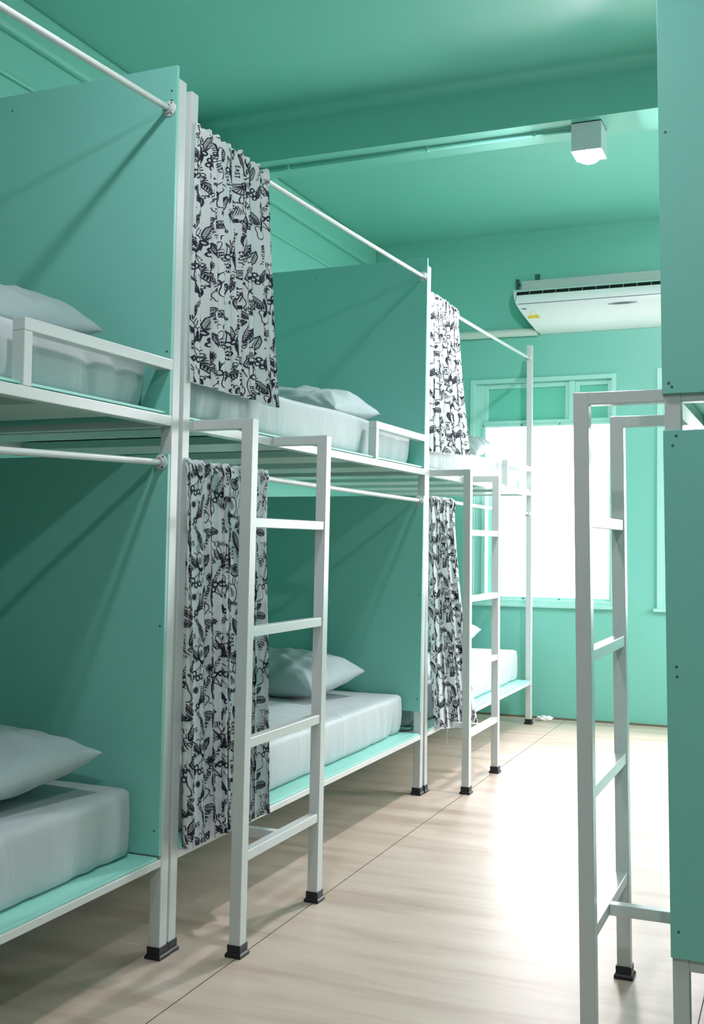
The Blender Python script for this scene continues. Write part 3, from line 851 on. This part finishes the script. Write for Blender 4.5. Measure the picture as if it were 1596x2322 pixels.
curtain('short white curtain printed in black, hanging before the upper deck of the middle bunk', 2.566, 3.040, 2.568, 3.118, 2.424, 1.650, 1.640, -1.694, -1.690, 8, .012, .022, 3)
curtain('long white curtain printed in black, behind the ladder of the middle bunk', 2.560, 3.060, 2.560, 3.030, 1.414, .290, .285, -1.694, -1.664, 9, .012, .021, 5)
curtain('short white curtain printed in black, on the upper deck of the farthest left bunk', 4.655, 5.045, 4.655, 5.215, 2.402, 1.625, 1.655, -1.692, -1.686, 7, .011, .020, 8)
cu, surf, Ls, H = curtain('long white curtain printed in black, by the ladder of the farthest left bunk', 4.655, 5.015, 4.655, 5.300, 1.406, .300, .205, -1.692, -1.652, 7, .011, .022, 11)
# loose thread hanging from its hem
pts = []
for i in range(26):
    t = i/25
    if t < .7: pts.append((-1.65+.002*math.sin(t*9), 4.822-.004*t, .285-.075*t/.7))
    else:
        a = (t-.7)/.3*5.5; pts.append((-1.65+.002*a, 4.815+.008*math.sin(a), .205-.008*(1-math.cos(a))))
MB().tube(pts, .0008, 6).build('loose_thread', M['tissue'], cu, smooth=True)
# frayed hem tip of that curtain pushed through the cut-out in the board, with a cable along the deck
T = TB

# ------------------------------------------------------------------ cable and scrap in the board cut-out of the middle bunk
pts = [(-2.10, 4.518, .2975), (-1.95, 4.519, .2975), (-1.84, 4.518, .2975), (-1.78, 4.520, .298), (-1.74, 4.535, .300), (-1.735, 4.556, .305), (-1.735, 4.60, .31)]
from mathutils import geometry
def smooth_path(P, n=6):
    P = [Vector(p) for p in P]; out = []
    for i in range(len(P)-1):
        a = P[max(0, i-1)]; b = P[i]; c = P[i+1]; d = P[min(len(P)-1, i+2)]
        for k in range(n):
            t = k/n
            out.append(.5*((2*b)+(-a+c)*t+(2*a-5*b+4*c-d)*t*t+(-a+3*b-3*c+d)*t**3))
    out.append(P[-1]); return out
cb = MB().tube(smooth_path(pts), .0032, 8)
cb.tube(smooth_path([(p[0]-.004, p[1]-.001, p[2]+.016+.002*i) for i, p in enumerate(pts)]), .0028, 8)
tag(cb.build('cable', M['rubber'], smooth=True), 'thin black cable running over the deck corner through the board cut-out of the middle bunk', 'cable')

# ------------------------------------------------------------------ air conditioner
ac = empty('air_conditioner', (-1.3, YB, 2.64))
tag(ac, 'white wall mounted split air conditioner above the window', 'air conditioner')
XRt = -.78
prof = [(6.884, 2.945, -1.865), (6.76, 2.930, -1.858), (6.715, 2.905, -1.850), (6.690, 2.872, -1.840), (6.678, 2.830, -1.828), (6.680, 2.790, -1.808), (6.692, 2.752, -1.784), (6.715, 2.715, -1.758), (6.750, 2.680, -1.733), (6.800, 2.652, -1.712), (6.850, 2.640, -1.700), (6.884, 2.638, -1.695)]
V = [(p[2], p[0], p[1]) for p in prof]+[(XRt-(p[2]+1.86)*.6, p[0], p[1]) for p in prof]
n = len(prof)
F = [(i, i+1, i+1+n, i+n) for i in range(n-1)]+[tuple(range(n)), tuple(range(2*n-1, n-1, -1)), (0, n, 2*n-1, n-1)]
body = MB().add(V, F).build('body', M['plastic'], ac, smooth=True)
body.data.set_sharp_from_angle(angle=math.radians(45))
MB().box((-1.828, 6.852, 2.90), (XRt, 6.8835, 3.012)).build('back_plate', M['plastic_grey'], ac, bevel=.002)
# intake slit with louvres
def on(pa, pb, t, off):
    y = pa[0]+(pb[0]-pa[0])*t; z = pa[1]+(pb[1]-pa[1])*t
    d = Vector((0, pb[0]-pa[0], pb[1]-pa[1])).normalized(); nn = Vector((0, d.z, -d.y))
    if nn.y > 0: nn = -nn
    return y+nn.y*off, z+nn.z*off
def strip(name, xa, xb, pa, pb, t0, t1, off, m_, parent, slant=0.0):
    y0, z0 = on(pa, pb, t0, off); y1, z1 = on(pa, pb, t1, off)
    y2, z2 = on(pa, pb, t0, -.001); y3, z3 = on(pa, pb, t1, -.001)
    V = [(xa, y0, z0), (xb, y0, z0), (xb, y1, z1), (xa+slant, y1, z1), (xa, y2, z2), (xb, y2, z2), (xb, y3, z3), (xa+slant, y3, z3)]
    return MB().add(V, [(0, 1, 2, 3), (7, 6, 5, 4), (0, 4, 5, 1), (1, 5, 6, 2), (2, 6, 7, 3), (3, 7, 4, 0)]).build(name, m_, parent)
g = strip('intake_slot', -1.822, XRt-.03, prof[2], prof[3], .15, .95, .0015, M['dark'], ac)
for i in range(1, 12):
    x = -1.822+i*.09
    strip('louvre_rib', x, x+.003, prof[2], prof[3], .15, .95, .0028, M['plastic_grey'], g)
strip('panel_line', -1.808, XRt-.03, prof[4], prof[5], .45, .56, .0012, M['ink'], ac)
strip('panel_edge', -1.823, -1.8205, prof[3], prof[4], .0, 1.0, .0012, M['ink'], ac)
# badge (oval), maker's small mark and the yellow rating sticker
def oval(name, cx, rx, pa, pb, t, rt, m_, off=.003, parent=None):
    y, z = on(pa, pb, t, off); d = Vector((0, pb[0]-pa[0], pb[1]-pa[1])).normalized()
    b = MB(); K = 28
    V = []
    for o_ in (0, -.004):
        yy, zz = on(pa, pb, t, off+o_)
        V += [(cx+rx*math.cos(2*PI*i/K), yy+d.y*rt*math.sin(2*PI*i/K), zz+d.z*rt*math.sin(2*PI*i/K)) for i in range(K)]
    b.add(V, [tuple(range(K)), tuple(range(2*K-1, K-1, -1))]+[(i, (i+1) % K, (i+1) % K+K, i+K) for i in range(K)])
    return b.build(name, m_, parent)
bd = oval('badge', -1.105, .098, prof[5], prof[6], .55, .0085, M['silver'], parent=ac)
oval('badge_centre', -1.105, .060, prof[5], prof[6], .55, .004, M['ink'], .0042, parent=bd)
oval('small_mark', -1.765, .020, prof[5], prof[6], .35, .0035, M['ink'], .0015, parent=ac)
st = strip('rating_sticker', -1.745, -1.665, prof[6], prof[7], .55, 1.0, .0016, M['yellow'], ac)
strip('sticker_band', -1.735, -1.675, prof[6], prof[7], .40, .48, .0018, M['yellow'], st)
strip('sticker_line', -1.742, -1.668, prof[6], prof[7], .74, .79, .0022, M['ink'], st)
# arc of the dial on the sticker
y, z = on(prof[6], prof[7], .3, .0015); d = Vector((0, prof[7][0]-prof[6][0], prof[7][1]-prof[6][1])).normalized()
pts = [(-1.705+.020*math.cos(a), y-d.y*.018*math.sin(a), z-d.z*.018*math.sin(a)) for a in [i*PI/12 for i in range(13)]]
MB().tube(pts, .0013, 6).build('sticker_dial', M['yellow'], st)
# hanging brackets behind
b = MB().box((-1.872, 6.862, 2.955), (-1.852, 6.8835, 3.03)).box((-1.735, 6.862, 3.01), (-1.705, 6.8835, 3.055)).tube([(-1.862, 6.87, 3.02), (-1.84, 6.868, 2.985)], .004, 8)
b.build('wall_bracket', M['screw'], ac)
b = MB().tube([(-2.93, 6.8568, 2.655), (-1.90, 6.8568, 2.655), (-1.716, 6.8568, 2.652)], .027, 18)
o = b.build('pipe_cover', M['pipe'], smooth=True); o.data.set_sharp_from_angle(angle=math.radians(50))
tag(o, 'off-white drain pipe running along the back wall to the air conditioner', 'pipe')

# ------------------------------------------------------------------ surface lamps under the beams with their conduit
def lamp(label, x, y, mt='bulb'):
    r = empty('ceiling_lamp', (x, y, 3.1245))
    tag(r, label, 'lamp')
    h = .069; z1 = 3.1245; z0 = 2.992; t = .003
    b = MB()
    b.box((x-h, y-h, z0), (x+h, y-h+t, z1)).box((x-h, y+h-t, z0), (x+h, y+h, z1)).box((x-h, y-h+t, z0), (x-h+t, y+h-t, z1)).box((x+h-t, y-h+t, z0), (x+h, y+h-t, z1)).box((x-h, y-h, z1-.004), (x+h, y+h, z1))
    b.build('housing', M['lampbox'], r)
    # bulb dome
    K = 28; V = []; F = []; R_ = .062
    rings = 9
    for i in range(rings):
        a = PI/2*i/(rings-1)
        rr = R_*math.cos(a); zz = z0+.012-.05*math.sin(a)-(0.0)
        for j in range(K): V.append((x+max(rr, .0005)*math.cos(2*PI*j/K), y+max(rr, .0005)*math.sin(2*PI*j/K), zz))
    for i in range(rings-1):
        for j in range(K):
            a = i*K+j; b2 = i*K+(j+1) % K; F.append((a, b2, b2+K, a+K))
    F.append(tuple(range(K-1, -1, -1)))
    MB().add(V, F).build('bulb', M[mt], r, smooth=True)
    return r
lamp('lit square box lamp under the ceiling beam, above the aisle', -.9275, 4.669)
lamp('lit square box lamp under the beam nearer the entrance, above the photo frame', -1.05, 1.65, 'bulb_near')
lamp('lit square box lamp above the entrance, behind the viewer', .40, -.60, 'bulb_entry')
c = MB().tube([(XL+.04, 4.648, 3.1125), (-.995, 4.648, 3.1125)], .0095, 12)
co = c.build('conduit', M['wall'], smooth=True)
tag(co, 'mint painted conduit running under the beam to the box lamp', 'conduit')
for x in (-2.48, -1.72, -1.18):
    MB().box((x-.006, 4.633, 3.1005), (x+.006, 4.663, 3.1245)).build('clip', M['wall'], co, bevel=.001)

# ------------------------------------------------------------------ crumpled tissue by the far bunk's foot
bm = bmesh.new(); bmesh.ops.create_icosphere(bm, subdivisions=4, radius=1)
for v in bm.verts:
    p = v.co.copy(); d = 1+.35*noise.noise(p*2.1)+.18*noise.noise(p*5)
    v.co = Vector((p.x*.050*d, p.y*.030*d, max(0, (p.z*.018+.014)*d)))
me = bpy.data.meshes.new('crumpled_tissue'); bm.to_mesh(me); bm.free(); me.materials.append(M['tissue'])
o = bpy.data.objects.new('crumpled_tissue', me); o.location = (-1.635, 6.80, .0005); COL.objects.link(o)
tag(o, 'small crumpled white tissue on the floor beside the farthest left bunk foot', 'tissue')

# ------------------------------------------------------------------ light
wd = bpy.data.worlds.new('sky'); scene.world = wd; wd.use_nodes = True
nt = wd.node_tree
bg = nt.nodes['Background']; bg.inputs[1].default_value = E_SKY
# overcast sky above the horizon, darker ground below it
tc = nt.nodes.new('ShaderNodeTexCoord'); sx = nt.nodes.new('ShaderNodeSeparateXYZ'); rp = nt.nodes.new('ShaderNodeValToRGB')
rp.color_ramp.elements[0].position = .46; rp.color_ramp.elements[0].color = (.33, .32, .31, 1)
rp.color_ramp.elements[1].position = .56; rp.color_ramp.elements[1].color = (1.0, 0.95, 1.0, 1)
mr = nt.nodes.new('ShaderNodeMapRange'); mr.inputs[1].default_value = -1; mr.inputs[2].default_value = 1
nt.links.new(tc.outputs['Generated'], sx.inputs[0]); nt.links.new(sx.outputs['Z'], mr.inputs[0]); nt.links.new(mr.outputs[0], rp.inputs[0]); nt.links.new(rp.outputs[0], bg.inputs[0])
for W in (W1, W2):
    l = bpy.data.lights.new('window daylight portal', 'AREA'); l.shape = 'RECTANGLE'
    l.size = W[1]-W[0]; l.size_y = 2.035-W[2]; l.energy = 1
    l.cycles.is_portal = True
    o = bpy.data.objects.new('window_daylight', l); COL.objects.link(o)
    o.location = ((W[0]+W[1])/2, YB+.15, (W[2]+2.035)/2)
    o.rotation_euler = (-PI/2, 0, 0)     # faces -y into the room

l = bpy.data.lights.new('window daylight portal', 'AREA'); l.shape = 'RECTANGLE'  # portal of the added right-wall window
l.size = W_ADDED[1]-W_ADDED[0]; l.size_y = W_ADDED[3]-W_ADDED[2]; l.energy = 1; l.cycles.is_portal = True
o = bpy.data.objects.new('window_daylight', l); COL.objects.link(o)
o.location = (XR+.12, (W_ADDED[0]+W_ADDED[1])/2, (W_ADDED[2]+W_ADDED[3])/2); o.rotation_euler = (PI/2, 0, PI/2)
#TEST
# ------------------------------------------------------------------ camera
yaw, pit, rol = map(math.radians, (-20.66457, 2.05928, .59607))
F_ = Vector((math.sin(yaw)*math.cos(pit), math.cos(yaw)*math.cos(pit), math.sin(pit)))
r0 = Vector((math.cos(yaw), -math.sin(yaw), 0)); u0 = r0.cross(F_)
Rr = r0*math.cos(rol)+u0*math.sin(rol); Uu = -r0*math.sin(rol)+u0*math.cos(rol)
cam = bpy.data.cameras.new('camera'); co_ = bpy.data.objects.new('camera', cam); COL.objects.link(co_)
mtx = Matrix(((Rr.x, Uu.x, -F_.x, 0), (Rr.y, Uu.y, -F_.y, 0), (Rr.z, Uu.z, -F_.z, 1.1767), (0, 0, 0, 1)))
co_.matrix_world = mtx
cam.sensor_fit = 'VERTICAL'; cam.sensor_height = 36; cam.sensor_width = 36*1596/2322
cam.lens = 2322.1082/2322*36
cam.shift_x = -148.2959/2322; cam.shift_y = -10.0589/2322
cam.clip_start = .05; cam.clip_end = 100
scene.camera = co_

scene.view_settings.view_transform = 'Standard'
scene.view_settings.look = 'None'
scene.view_settings.gamma = 1.0
scene.view_settings.use_curve_mapping = False
scene.view_settings.exposure = 0.0
scene.cycles.max_bounces = 12
scene.cycles.diffuse_bounces = 8
scene.cycles.transparent_max_bounces = 12
scene.cycles.sample_clamp_indirect = 8
scene.cycles.use_denoising = True
